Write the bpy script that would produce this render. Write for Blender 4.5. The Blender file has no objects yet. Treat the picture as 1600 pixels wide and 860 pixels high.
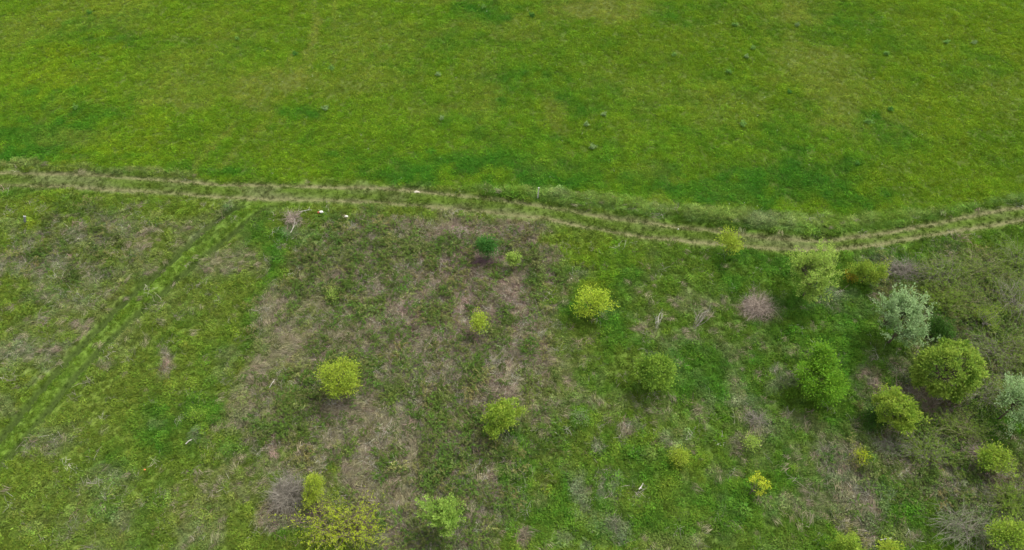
import bpy, math, random
import numpy as np
from mathutils import Vector

# ---------------------------------------------------------------- camera, world, sun
SC = bpy.context.scene
COL = SC.collection
H = 34.0                                  # height of the drone above the grass
PITCH = math.radians(52.0)                # below the horizon
HFOV = math.radians(70.0)
FPX = 800.0 / math.tan(HFOV / 2)
cam_d = bpy.data.cameras.new("camera")
cam_d.sensor_width = 36.0
cam_d.lens = 18.0 / math.tan(HFOV / 2)
cam_d.clip_start = 0.5
cam_d.clip_end = 3000.0
cam = bpy.data.objects.new("camera", cam_d)
COL.objects.link(cam)
cam.location = (0, 0, H)
cam.rotation_euler = (math.pi / 2 - PITCH, 0, 0)
SC.camera = cam

SUN_EL, SUN_AZ = math.radians(58), math.radians(50)   # azimuth clockwise from +Y (up in the picture)
world = bpy.data.worlds.new("World")
SC.world = world
world.use_nodes = True
wn = world.node_tree
bg = wn.nodes["Background"]
sky = wn.nodes.new("ShaderNodeTexSky")
sky.sky_type = 'NISHITA'
sky.sun_disc = False
sky.sun_elevation = SUN_EL
sky.sun_rotation = SUN_AZ
sky.air_density = 1.0
sky.dust_density = 4.0
sky.ozone_density = 0.6
hsv = wn.nodes.new("ShaderNodeHueSaturation")          # overcast: the cloud layer takes the blue out of the sky
hsv.inputs['Saturation'].default_value = 0.25
wn.links.new(sky.outputs[0], hsv.inputs['Color'])
wn.links.new(hsv.outputs[0], bg.inputs[0])
bg.inputs[1].default_value = 0.15
sun_d = bpy.data.lights.new("sun", 'SUN')
sun_d.energy = 1.05
sun_d.angle = math.radians(20)
sun_d.color = (1.0, 0.965, 0.91)
sun = bpy.data.objects.new("sun", sun_d)
COL.objects.link(sun)
sd = Vector((math.sin(SUN_AZ) * math.cos(SUN_EL), math.cos(SUN_AZ) * math.cos(SUN_EL), math.sin(SUN_EL)))
sun.rotation_euler = sd.to_track_quat('Z', 'Y').to_euler()
sun.location = sd * 90
SC.view_settings.view_transform = 'Standard'
SC.view_settings.look = 'None'
SC.view_settings.gamma = 1.0
SC.view_settings.exposure = 1.37
SC.cycles.max_bounces = 6
SC.cycles.diffuse_bounces = 3
SC.cycles.transparent_max_bounces = 4

# ---------------------------------------------------------------- numbers
RNG = np.random.default_rng(7)
CP, SP = math.cos(PITCH), math.sin(PITCH)

def at(px, py, z=0.0):
    """world point on the plane at height z seen at photo pixel px, py"""
    u, v = (px - 800) / FPX, (430 - py) / FPX
    dy, dz = CP + v * SP, -SP + v * CP
    t = (z - H) / dz
    return np.array([u * t, dy * t, z])

def px_per_m(y, z=0.0):
    return FPX / (y * CP + (H - z) * SP)

def lin(r, g, b):
    f = lambda c: c / 12.92 if c <= 0.04045 else ((c + 0.055) / 1.055) ** 2.4
    return np.array([f(r / 255), f(g / 255), f(b / 255)])

def _hash(ix, iy, seed):
    h = (ix.astype(np.int64) * 374761393 + iy.astype(np.int64) * 668265263 + seed * 974634777) & 0xFFFFFFFF
    h = ((h ^ (h >> 13)) * 1274126177) & 0xFFFFFFFF
    return ((h ^ (h >> 16)) & 0xFFFFFF) / float(0xFFFFFF)

def vnoise(x, y, seed=0):
    ix, iy = np.floor(x), np.floor(y)
    fx, fy = x - ix, y - iy
    fx, fy = fx * fx * (3 - 2 * fx), fy * fy * (3 - 2 * fy)
    a, b = _hash(ix, iy, seed), _hash(ix + 1, iy, seed)
    c, d = _hash(ix, iy + 1, seed), _hash(ix + 1, iy + 1, seed)
    return (a * (1 - fx) + b * fx) * (1 - fy) + (c * (1 - fx) + d * fx) * fy

def fbm(x, y, size, seed=0, octaves=4):
    """fractal noise, mean 0, roughly -1..1"""
    s, a, n = 0, 1.0, 0
    x, y = x / size + 31.7 * seed, y / size - 17.3 * seed
    for o in range(octaves):
        s = s + a * (vnoise(x, y, seed * 13 + o) * 2 - 1)
        n += a
        a *= 0.55
        x, y = x * 0.8 * 2.1 - y * 0.6 * 2.1, x * 0.6 * 2.1 + y * 0.8 * 2.1
    return s / n * 1.7

def sm(a, b, x):
    t = np.clip((x - a) / (b - a), 0, 1)
    return t * t * (3 - 2 * t)

# ---------------------------------------------------------------- lines that cross the land (read once, kept in metres)
def world_line(pts):
    return np.array([at(*p)[:2] for p in pts])

def extend(w, far=160):
    a, b = w[0], w[-1]
    sa, sb = (w[1, 1] - a[1]) / (w[1, 0] - a[0]), (b[1] - w[-2, 1]) / (b[0] - w[-2, 0])
    return np.vstack([[a[0] - far, a[1] - 0.3 * sa * far], w, [b[0] + far, b[1] + 0.12 * sb * far]])

RUT_FAR = extend(world_line([(0, 268.5), (100, 272), (179, 276.7), (281, 283), (400, 288), (475, 290), (570, 293), (650, 297), (700, 302),
    (750, 307), (800, 314), (870, 325), (930, 336), (1000, 347), (1060, 355), (1110, 361), (1150, 366), (1200, 371), (1240, 374),
    (1280, 375), (1320, 371), (1360, 366), (1400, 360), (1440, 352), (1480, 344), (1530, 333), (1600, 321)]))
RUT_NEAR = extend(world_line([(0, 289), (60, 290), (160, 295), (300, 303), (400, 309), (470, 311), (560, 314), (650, 319), (720, 325), (770, 330),
    (820, 336), (870, 344), (930, 357), (980, 366), (1040, 374), (1100, 380), (1150, 384), (1200, 388), (1240, 389.5), (1290, 388),
    (1340, 384.5), (1380, 379), (1420, 372), (1470, 363), (1510, 356), (1550, 350), (1600, 342)]))
MEADOW_EDGE = extend(world_line([(0, 250), (100, 257), (250, 268), (350, 278), (450, 282), (550, 284), (620, 286), (700, 289), (800, 292), (860, 298),
    (930, 309), (1000, 318), (1060, 325), (1110, 327), (1200, 331), (1300, 334), (1400, 331), (1480, 322), (1540, 312), (1600, 302)]))
OLD_RUN = world_line([(492, -30), (489, 40), (490, 90), (470, 135), (430, 180), (385, 222), (345, 262)])
TRACK_L = world_line([(470, 303), (430, 305), (400, 309), (378, 319), (345, 341), (320, 364), (299, 382), (266, 412), (243, 433), (184, 486), (143, 530), (102, 573), (51, 632),
    (23, 664), (-10, 700), (-120, 830)])
TRACK_R = world_line([(480, 315), (445, 317), (418, 323), (388, 339), (358, 364), (307, 405), (271, 437), (205, 497), (153, 548), (120, 585), (77, 636), (46, 674),
    (13, 710), (-30, 757), (-140, 890)])
_l, _r = TRACK_L[-12:].copy(), TRACK_R[-12:].copy()
TRACK_L[-12:] += (_l - _r) * .14; TRACK_R[-12:] += (_r - _l) * .14
TRACK_C = np.vstack([world_line([(475, 309), (438, 311), (410, 316), (383, 329)]), (TRACK_L[-12:] + TRACK_R[-12:]) / 2])

def yint(line, x):
    # smoothed interpolation of a line that runs left to right
    d = 1.3
    return (np.interp(x - d, line[:, 0], line[:, 1]) + np.interp(x, line[:, 0], line[:, 1]) * 2 + np.interp(x + d, line[:, 0], line[:, 1])) / 4

def dist_line(line, x, y):
    best = np.full(x.shape, 1e9)
    for a, b in zip(line[:-1], line[1:]):
        dx, dy = b - a
        t = np.clip(((x - a[0]) * dx + (y - a[1]) * dy) / (dx * dx + dy * dy), 0, 1)
        best = np.minimum(best, np.hypot(x - a[0] - t * dx, y - a[1] - t * dy))
    return best

# patches of different growth: px, py, rx, ry, turn in degrees, strength
PATCH = {
 'yellow': [(85,120,70,45,0,.8),(120,15,80,40,0,.4),(330,30,60,30,0,.3),(1550,50,90,60,0,.55),(1500,190,70,40,0,.5),(1430,40,50,50,0,.4),(620,40,50,18,0,.3),(1100,90,60,25,0,.35),
            (1400,130,50,50,0,.5),(500,250,60,20,0,.4),(220,225,90,16,0,.5),(150,240,60,10,0,.3),(1500,270,60,30,0,.4),(400,200,50,40,0,.2),(1450,200,60,40,0,.35),(1080,40,60,30,0,.2),
            (720,415,60,20,0,.0),(930,400,80,40,0,.6),(1530,395,70,20,0,.5),(250,330,60,25,0,.3),(60,350,50,40,0,.4),(1050,690,80,40,0,.2),(1380,285,50,30,0,.25)],
 'brown': [(930,14,75,24,0,1.0),(470,125,45,26,-15,.95),(395,160,50,22,-20,.75),(250,160,70,20,0,.6),(300,120,90,35,0,.35),(868,175,14,30,10,.5),(1275,110,70,35,0,.6),(1300,170,50,40,0,.55),
           (1000,322,60,10,3,.5),(1240,20,60,22,0,.6),(120,216,55,12,0,.4),(170,35,80,25,0,.35),(40,35,70,30,0,.4),(488,52,7,42,4,.85),(780,45,90,15,0,.4),(600,120,60,25,0,.4),(745,120,40,40,0,.3),
           (1000,130,60,35,0,.3),(640,60,80,22,0,.3),(550,45,50,40,0,.3),(710,175,60,18,0,.25),(1130,170,70,25,0,.3),(350,50,60,30,0,.25),(1020,272,40,16,0,.3),(1380,160,60,30,0,.25),
           (690,2,50,6,0,.4),(550,115,25,40,0,.25),(1550,140,60,25,0,.3)],
 'lush': [(30,215,75,35,0,.95),(120,185,60,22,0,.6),(60,160,70,16,0,.4),(150,55,70,22,0,.55),(380,65,40,22,0,.45),(620,90,50,20,0,.35),(840,255,130,40,0,.8),(1110,292,130,22,3,.85),(690,265,120,22,0,.8),
          (1290,292,110,30,0,.7),(1390,205,80,28,0,.5),(560,240,50,16,0,.4),(1080,25,80,22,0,.35),(470,195,50,16,-25,.5),(700,60,50,30,0,.4),(820,120,80,30,0,.4),(480,180,30,14,-30,.6),(80,247,150,6,2,.6),
          (960,160,110,30,0,.35),(1330,50,80,28,0,.35),(1240,210,60,28,0,.3),(1520,110,60,25,0,.3),(880,20,40,18,0,.3),(290,265,110,6,4,.5),(750,20,60,20,0,.5),(760,200,70,25,0,.4),(1160,235,90,30,0,.3),
          (1190,425,70,26,0,.9),(960,438,55,32,0,.9),(925,460,50,32,0,.4),(955,515,26,34,0,.75),(1110,590,55,80,0,.7),(1040,530,60,16,0,.6),(425,400,26,44,0,.95),(440,345,70,20,0,.8),(310,645,42,22,-20,.85),
          (240,665,26,50,15,.8),(188,730,30,70,0,.45),(295,700,60,24,-30,.55),(1405,790,26,50,10,1.),(1330,560,50,70,0,.55),(1345,655,50,40,0,.7),(980,800,90,55,0,.6),(375,690,30,44,0,.5),
          (800,725,26,130,4,.75),(1250,760,60,70,0,.55),(1180,600,40,100,0,.4),(1400,400,60,14,-4,.8),(1475,385,28,14,0,.6),(1100,760,60,60,0,.4),(930,600,50,50,0,.4),(880,690,70,60,0,.5),(240,790,24,70,0,.4),
          (1570,560,10,10,0,.0),(1260,500,40,50,0,.5),(1340,490,45,60,0,.5),(870,850,70,60,0,.4),(1180,820,80,40,0,.5),(410,480,22,70,0,.6),(450,810,26,30,0,.7),(1565,660,40,26,0,.8),(1480,800,12,30,0,.3),
          (330,560,26,60,0,.35),(1205,505,34,24,0,.7),(870,408,60,20,0,.5),(20,300,60,14,0,.5),(480,610,22,40,0,.3)],
 'straw': [(550,645,70,40,20,1.),(545,720,46,56,20,1.),(610,680,60,90,0,.65),(580,770,60,30,0,.7),(430,510,26,60,10,.85),(395,600,24,50,0,.7),(470,470,30,40,0,.5),(640,560,60,40,0,.45),(1060,500,50,26,0,.35),
           (1150,580,18,50,0,.3),(1160,530,40,50,0,.2),(870,600,50,50,0,.35),(800,590,40,60,0,.5),(360,410,50,20,0,.35),(380,640,30,40,0,.6),(330,800,50,60,0,.25),(960,650,50,40,0,.35),(1050,400,60,50,0,.0),
           (1180,660,40,34,0,.55),(1380,700,50,26,0,.5),(1290,690,50,40,0,.35),(1320,800,70,50,0,.6),(1240,830,50,40,0,.35),(700,560,50,30,0,.4),(720,440,110,50,0,.35),(1040,640,26,22,0,.3),(130,500,120,60,0,.2),
           (1100,470,40,20,0,.4),(1080,850,80,20,0,.2),(1140,720,40,30,0,.3),(730,350,80,10,4,.6),(250,380,60,30,0,.2),(540,480,60,60,0,.35),(470,545,50,20,0,.6),(610,430,40,60,0,.35)],
 'grey': [(180,350,60,34,0,.5),(60,405,50,30,0,.35),(110,450,60,45,0,.35),(40,560,60,34,0,.4),(168,566,16,10,0,.8),(85,690,45,22,0,.45),(180,740,40,26,0,.45),(340,390,50,50,0,.2),(640,800,70,50,0,.55),(750,820,50,40,0,.55),
          (700,740,60,60,0,.4),(905,780,10,20,15,.75),(935,768,8,14,0,.6),(962,765,7,16,0,.65),(925,810,12,14,0,.55),(958,812,14,10,0,.65),(978,832,14,10,0,.6),(888,848,8,14,0,.6),(916,852,8,12,0,.6),(980,815,10,8,0,.4),
          (1000,680,22,12,20,.6),(1060,690,20,18,0,.5),(930,712,8,16,20,.7),(1460,700,70,60,0,.55),(1450,640,60,40,0,.45),(1530,760,70,60,0,.55),(1340,760,40,40,0,.5),(1310,720,30,34,0,.5),(1480,600,10,10,0,0),
          (1500,450,90,60,0,.45),(1550,560,60,60,0,.55),(1290,600,10,10,0,0),(1260,560,30,40,0,.4),(1480,760,60,50,0,.4),(1560,820,60,40,0,.3),(300,690,12,10,0,.5),(130,800,90,60,0,.15),(460,350,14,14,0,.5),
          (960,620,40,30,0,.1),(1300,470,30,20,0,.3),(860,480,40,40,0,.3),(690,540,100,60,0,.3),(540,400,50,30,0,.3),(1410,420,40,26,0,.6),(830,410,34,50,0,.4),(1200,640,40,30,0,.3)],
 'mauve': [(725,385,16,40,-15,.8),(720,350,22,12,0,.7),(790,355,50,12,5,.7),(760,400,20,16,0,.7),(700,360,60,16,0,.4),(740,460,60,60,0,.55),(800,480,34,70,0,.6),(690,480,60,60,0,.35),(830,365,34,18,0,.5),
           (1185,480,28,20,0,.6),(261,565,9,26,8,.95),(258,545,8,10,0,.6),(770,745,7,14,0,.8),(768,715,8,20,0,.5),(826,848,9,20,5,.9),(425,700,8,34,0,.75),(780,575,60,40,0,.35),(1400,600,54,30,0,.6),(1430,620,40,24,0,.6),
           (1470,645,50,24,0,.4),(1525,705,28,30,20,.9),(1550,740,40,30,0,.5),(620,510,30,40,0,.5),(560,460,34,30,0,.45),(640,440,34,60,-20,.4),(510,640,28,26,0,.5),(490,540,30,20,0,.3),(450,770,50,40,0,.6),(620,835,30,40,0,.5),
           (1150,690,20,10,0,.3),(1225,430,8,8,0,0),(985,685,16,12,0,.5),(1320,780,60,40,0,.25),(850,440,30,50,0,.35),(800,690,10,10,0,.6),(1480,560,60,60,0,.3),(600,350,60,10,0,.3),(660,345,50,10,0,.4),(560,800,60,30,0,.4)],
 'bramble': [(640,490,170,120,0,1.),(560,640,120,90,0,.8),(690,640,130,120,0,1.),(460,650,60,80,0,1.),(700,760,110,90,0,.9),(560,400,90,60,0,.9),(740,390,100,50,0,1.),(1500,470,110,90,0,1.),(1480,660,90,80,0,.8),
             (1520,760,90,80,0,.7),(600,730,60,60,0,.4),(1420,700,60,50,0,.6),(520,560,90,60,0,.9),(650,590,80,30,0,1.),(140,380,90,60,0,.35),(1340,780,60,60,0,.4),(830,420,40,70,0,.8),(1560,560,70,80,0,1.)],
}
def _prep(lst):
    out = []
    for (px, py, rx, ry, turn, s) in lst:
        if s <= 0: continue
        c = at(px, py)[:2]
        k = px_per_m(c[1])
        ky = abs(at(px, py - 5)[1] - at(px, py + 5)[1]) / 10.0
        out.append((c[0], c[1], rx / k, ry * ky, math.radians(turn), s))
    return out
PATCH_W = {k: _prep(v) for k, v in PATCH.items()}

def patch(kind, x, y, soft=0.55):
    wx = x + 1.5 * fbm(x, y, 2.6, 41) + 0.6 * fbm(x, y, .8, 43, 2)
    wy = y + 1.9 * fbm(x, y, 2.6, 42) + 0.6 * fbm(x, y, .8, 44, 2)
    keep = np.ones(x.shape)
    for (cx, cy, rx, ry, t, s) in PATCH_W[kind]:
        dx, dy = wx - cx, wy - cy
        c, n = math.cos(t), math.sin(t)
        small = min(rx, ry) < 1.0
        if small:
            dx, dy = x + .25 * (wx - x) - cx, y + .25 * (wy - y) - cy
        u, v = (dx * c + dy * n) / rx, (-dx * n + dy * c) / ry
        d = np.sqrt(u * u + v * v)
        keep = keep * (1 - s * (1 - sm(1 - soft, 1 + soft, d)))
    k = 1 - keep
    return np.clip(k + (.35 if kind in ('yellow', 'brown') else 1.5) * k * (1 - k) * fbm(x, y, .8, 47 + len(kind), 3), 0, 1)

# ---------------------------------------------------------------- shape of the land
def road_t(x, y):
    f, n = yint(RUT_FAR, x), yint(RUT_NEAR, x)
    return (y - n) / (f - n)

def height(x, y):
    x, y = np.asarray(x, float), np.asarray(y, float)
    h = 0.22 * fbm(x, y, 14, 3, 3)
    f, n, m = yint(RUT_FAR, x), yint(RUT_NEAR, x), yint(MEADOW_EDGE, x)
    wide = np.clip(m - f - 0.45, 0, 3)
    mid = (m + f) / 2 + .15
    h = h + np.clip(wide, 0, 1.6) * 0.13 * (1 + .8 * fbm(x, y, 2.2, 91, 2)) * np.exp(-((y - mid) / (0.35 * wide + 0.25)) ** 2)
    band = sm(-1.3, -.5, (y - n)) * (1 - sm(.4, 1.2, (y - f)))
    h = h * (1 - .5 * band) - 0.05 * band
    h = h - 0.07 * np.exp(-((y - f) / .22) ** 2) - 0.07 * np.exp(-((y - n) / .22) ** 2)
    near = (x < 0) & (x > -60)
    if np.any(near):
        dl = np.where(near, dist_line(TRACK_L, x, y), 9.)
        dr = np.where(near, dist_line(TRACK_R, x, y), 9.)
        h = h - (0.26 * np.exp(-(dl / .22) ** 4) + 0.22 * np.exp(-(dr / .19) ** 4)) * (1 - sm(-1.1, -.5, y - n))
    return h + 0.05 * fbm(x, y, 1.3, 9, 3)

def hz(x, y):
    return float(height(np.array([x]), np.array([y]))[0])

# ---------------------------------------------------------------- colour of what grows and lies there (albedo)
C = {'meadow': lin(100, 132, 22), 'meadow_y': lin(112, 136, 20), 'meadow_b': lin(124, 134, 48), 'meadow_l': lin(64, 112, 22),
     'field': lin(96, 115, 36), 'field_l': lin(66, 106, 24), 'straw': lin(122, 117, 90), 'grey': lin(118, 121, 98),
     'mauve': lin(126, 108, 98), 'bramble': lin(99, 99, 60), 'soil': lin(109, 105, 72), 'verge': lin(118, 140, 64), 'teal': lin(62, 102, 58)}

def fields(x, y):
    f = {k: patch(k, x, y) for k in PATCH_W}
    m = yint(MEADOW_EDGE, x)
    f['meadow'] = sm(-.25, .25, y - m + .3 * fbm(x, y, 1.2, 71, 3))
    f['t'] = road_t(x, y)
    f['yf'], f['yn'] = y - yint(RUT_FAR, x), y - yint(RUT_NEAR, x)
    w = .12 * fbm(x, y, .7, 72, 3)
    f['rut'] = np.maximum(np.exp(-((f['yf'] + w * .2) / .19) ** 2), np.exp(-((f['yn'] + w * .2) / .21) ** 2))
    f['road'] = sm(-.6, -.25, f['yn'] + w) * (1 - sm(.2, .5, f['yf'] + w))
    s1 = dist_line(OLD_RUN, x, y)
    f['brown'] = np.maximum(f['brown'], .6 * np.maximum(np.exp(-(s1 / .3) ** 2), np.exp(-((s1 - 1.7) / .3) ** 2)) * sm(-.5, .6, fbm(x, y, 2.5, 96)))
    f['verge'] = (1 - f['meadow']) * sm(.4, .7, f['yf'])
    near = (x < 0) & (x > -60)
    dl, dr, dc = (np.where(near, dist_line(L, x, y), 9.) for L in (TRACK_L, TRACK_R, TRACK_C))
    f['trut'] = np.maximum(np.exp(-(dl / .27) ** 4), np.exp(-(dr / .25) ** 4)) * (1 - sm(-.9, -.4, f['yn']))
    f['track'] = 1 - sm(.75, 1.1, dc)
    return f

def colour(x, y, f):
    def mix(a, b, t):
        return a * (1 - t[:, None]) + b * t[:, None]
    n1, n2, n3 = fbm(x, y, 7, 11), fbm(x, y, 2.2, 12), fbm(x * .35, y, 1.1, 13)
    one = np.ones(x.shape)
    a = one[:, None] * C['meadow']
    a = mix(a, C['meadow_y'], np.clip(f['yellow'] * .9 + .3 * sm(-.4, 1.0, n1) + .08 * n3, 0, .9))
    a = mix(a, C['meadow_l'], np.clip(f['lush'] * 1.0 + .35 * sm(.1, .9, -n2), 0, 1))
    a = mix(a, C['meadow_b'], np.clip(f['brown'] * .95 + .15 * sm(.3, 1.0, fbm(x, y, 3.1, 15)), 0, .9))
    b = mix(one[:, None] * C['field'], one[:, None] * lin(80, 110, 26), sm(0, 14, x + 2 * n1))
    b = mix(b, C['bramble'], np.clip(f['bramble'] * .9, 0, 1))
    b = mix(b, C['field_l'], np.clip(f['lush'] * .95 + .35 * sm(.2, 1.0, -n2), 0, 1))
    b = mix(b, C['meadow_y'], np.clip(f['yellow'] * .7 + .15 * sm(.2, 1.0, n1), 0, .9))
    b = mix(b, C['straw'], np.clip(f['straw'] * .75 + .05 * sm(.3, 1.2, fbm(x, y, 1.7, 16)), 0, .9))
    b = mix(b, C['grey'], np.clip(f['grey'] * .75 + (.3 - .15 * sm(-5, 5, x)) * sm(.25, 1.1, fbm(x, y, 1.4, 17)), 0, .9))
    b = mix(b, C['mauve'], np.clip(f['mauve'] * .8, 0, .95))
    b = mix(b, lin(88, 115, 28)[None] * np.ones((len(x), 1)), np.clip(f['track'] * .8, 0, 1))
    b = mix(b, lin(48, 60, 24)[None] * np.ones((len(x), 1)), np.clip(f['trut'] * .8, 0, 1))  # pressed wheel lines: dark soil, with the shade of their depth put into the colour
    v = mix(one[:, None] * C['verge'], C['meadow'], .6 * sm(-.2, .8, fbm(x, y, 1.1, 28)))
    v = mix(v, C['grey'], .45 * sm(.0, 1., fbm(x, y, 1.5, 18)))
    v = mix(v, C['meadow_l'], .45 * (1 - sm(.5, 1.3, f['yf'])))
    r = mix(one[:, None] * lin(70, 90, 20), C['straw'] * .75, .35 * sm(-.3, 1, fbm(x * .3, y, .9, 19)))
    left = 1 - sm(-12, 2, x)
    r = mix(r, C['soil'], np.clip(f['rut'] * (.78 + .2 * fbm(x * .4, y, 1.0, 20)), 0, .95))
    out = mix(b, v, f['verge'])
    out = mix(out, r, f['road'])
    margin = f['verge'] * left
    out = mix(out, lin(116, 118, 68), margin * .55 * (1 - sm(.8, 1.6, f['yf'])))
    return mix(out, a, f['meadow'])

# ---------------------------------------------------------------- mesh helpers
def mesh_quads(name, V, F, smooth=True):
    V = np.asarray(V, np.float32); F = np.asarray(F, np.int32)
    me = bpy.data.meshes.new(name)
    me.vertices.add(len(V)); me.vertices.foreach_set('co', V.ravel())
    me.loops.add(F.size); me.loops.foreach_set('vertex_index', F.ravel())
    me.polygons.add(len(F))
    me.polygons.foreach_set('loop_start', np.arange(0, F.size, 4, dtype=np.int32))
    me.polygons.foreach_set('use_smooth', np.full(len(F), smooth))
    me.update(calc_edges=True)
    return me

def add_attr(me, name, arr):
    a = me.attributes.new(name, 'FLOAT_COLOR', 'POINT')
    rgba = np.ones((len(arr), 4), np.float32); rgba[:, :3] = arr
    a.data.foreach_set('color', rgba.ravel())

def link(name, me, mat, parent=None, loc=(0, 0, 0)):
    o = bpy.data.objects.new(name, me)
    COL.objects.link(o)
    if mat: me.materials.append(mat)
    o.location = loc
    if parent: o.parent = parent
    return o

def tag(o, label=None, cat=None, group=None, kind=None):
    for k, v in (('label', label), ('category', cat), ('group', group), ('kind', kind)):
        if v: o[k] = v
    return o

class Quads:
    """collects tubes and leaves, all quads"""
    def __init__(self): self.V, self.F, self.n = [], [], 0
    def add(self, V, F):
        self.V.append(V); self.F.append(F + self.n); self.n += len(V)
    def tube(self, pts, r0, r1, sides=5):
        pts = np.asarray(pts, float); n = len(pts)
        d = np.gradient(pts, axis=0); d /= np.linalg.norm(d, axis=1)[:, None] + 1e-9
        ref = np.array([1., 0, 0]) if abs(d[0, 0]) < .8 else np.array([0, 1., 0])
        u = np.cross(d, ref); u /= np.linalg.norm(u, axis=1)[:, None] + 1e-9
        w = np.cross(d, u)
        r = np.linspace(r0, r1, n)
        a = np.arange(sides) * 2 * math.pi / sides
        ring = pts[:, None] + r[:, None, None] * (np.cos(a)[None, :, None] * u[:, None] + np.sin(a)[None, :, None] * w[:, None])
        V = ring.reshape(-1, 3)
        i, j = np.meshgrid(np.arange(n - 1), np.arange(sides), indexing='ij')
        i, j = i.ravel(), j.ravel(); k = (j + 1) % sides
        self.add(V, np.stack([i * sides + j, i * sides + k, (i + 1) * sides + k, (i + 1) * sides + j], 1))
    def leaves(self, P, D, N, L, W):
        """diamond leaves at P pointing along D, facing N"""
        D = D / (np.linalg.norm(D, axis=1)[:, None] + 1e-9)
        S = np.cross(D, N); S /= np.linalg.norm(S, axis=1)[:, None] + 1e-9
        U = np.cross(S, D)
        L, W = np.broadcast_to(L, (len(P),))[:, None], np.broadcast_to(W, (len(P),))[:, None]
        a = P; t = P + D * L - U * L * .12
        m = P + D * L * .45 + U * L * .10
        V = np.stack([a, m + S * W / 2, t, m - S * W / 2], 1).reshape(-1, 3)
        k = np.arange(len(P))[:, None] * 4
        self.add(V, k + np.array([[0, 1, 2, 3]]))
    def mesh(self, name, smooth=True, young=None):
        me = mesh_quads(name, np.vstack(self.V), np.vstack(self.F), smooth)
        if young is not None:
            a = me.attributes.new('young', 'FLOAT', 'POINT')
            a.data.foreach_set('value', np.repeat(np.concatenate(young), 4).astype(np.float32))
        return me

def rand_dirs(n, rng):
    v = rng.normal(size=(n, 3)); return v / np.linalg.norm(v, axis=1)[:, None]

# ---------------------------------------------------------------- materials
def new_mat(name):
    m = bpy.data.materials.new(name); m.use_nodes = True
    nt = m.node_tree; nt.nodes.clear()
    return m, nt, nt.nodes.new('ShaderNodeOutputMaterial')

def leafy_shader(nt, out, colsock, rough=.75, trans=.35):
    p = nt.nodes.new('ShaderNodeBsdfPrincipled')
    p.inputs['Roughness'].default_value = rough
    p.inputs['Specular IOR Level'].default_value = .12
    t = nt.nodes.new('ShaderNodeBsdfTranslucent')
    mx = nt.nodes.new('ShaderNodeMixShader'); mx.inputs[0].default_value = trans
    nt.links.new(colsock, p.inputs['Base Color']); nt.links.new(colsock, t.inputs['Color'])
    nt.links.new(p.outputs[0], mx.inputs[1]); nt.links.new(t.outputs[0], mx.inputs[2])
    nt.links.new(mx.outputs[0], out.inputs[0])

def scale_random(nt, colsock, lo, hi, sat=.0):
    """value jitter from leaf to leaf"""
    g = nt.nodes.new('ShaderNodeNewGeometry')
    mr = nt.nodes.new('ShaderNodeMapRange'); mr.inputs[3].default_value = lo; mr.inputs[4].default_value = hi
    nt.links.new(g.outputs['Random Per Island'], mr.inputs[0])
    h = nt.nodes.new('ShaderNodeHueSaturation')
    nt.links.new(mr.outputs[0], h.inputs['Value']); nt.links.new(colsock, h.inputs['Color'])
    ml = nt.nodes.new('ShaderNodeMath'); ml.operation = 'MULTIPLY'; ml.inputs[1].default_value = 7.31
    fr = nt.nodes.new('ShaderNodeMath'); fr.operation = 'FRACT'
    m2 = nt.nodes.new('ShaderNodeMapRange'); m2.inputs[3].default_value = .5 - sat; m2.inputs[4].default_value = .5 + sat
    nt.links.new(g.outputs['Random Per Island'], ml.inputs[0]); nt.links.new(ml.outputs[0], fr.inputs[0])
    nt.links.new(fr.outputs[0], m2.inputs[0]); nt.links.new(m2.outputs[0], h.inputs['Hue'])
    return h.outputs[0]

def instanced_mat(name, lo=.7, hi=1.3, trans=.3, hue=.012):
    m, nt, out = new_mat(name)
    a = nt.nodes.new('ShaderNodeAttribute'); a.attribute_type = 'INSTANCER'; a.attribute_name = 'tint'
    leafy_shader(nt, out, scale_random(nt, a.outputs['Color'], lo, hi, hue), trans=trans)
    return m

def leaf_mat(name, rgb, rgb2, lo=.8, hi=1.25, trans=.42, size=1.2):
    m, nt, out = new_mat(name)
    tc = nt.nodes.new('ShaderNodeTexCoord')
    n = nt.nodes.new('ShaderNodeTexNoise'); n.inputs['Scale'].default_value = size; n.inputs['Detail'].default_value = 3
    nt.links.new(tc.outputs['Object'], n.inputs['Vector'])
    mr = nt.nodes.new('ShaderNodeMapRange'); mr.inputs[1].default_value = .35; mr.inputs[2].default_value = .65
    nt.links.new(n.outputs[0], mr.inputs[0])
    mx = nt.nodes.new('ShaderNodeMix'); mx.data_type = 'RGBA'
    mx.inputs[6].default_value = (*rgb, 1); mx.inputs[7].default_value = (*rgb2, 1)
    ya = nt.nodes.new('ShaderNodeAttribute'); ya.attribute_name = 'young'
    s1 = nt.nodes.new('ShaderNodeMath'); s1.operation = 'MULTIPLY_ADD'; s1.inputs[1].default_value = -.75; s1.inputs[2].default_value = .62; s1.use_clamp = True
    nt.links.new(ya.outputs['Fac'], s1.inputs[0])
    s2 = nt.nodes.new('ShaderNodeMath'); s2.operation = 'MULTIPLY_ADD'; s2.inputs[1].default_value = .45; s2.use_clamp = True
    nt.links.new(mr.outputs[0], s2.inputs[0]); nt.links.new(s1.outputs[0], s2.inputs[2])
    nt.links.new(s2.outputs[0], mx.inputs[0])
    leafy_shader(nt, out, scale_random(nt, mx.outputs[2], lo, hi, .012), trans=trans)
    return m

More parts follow.
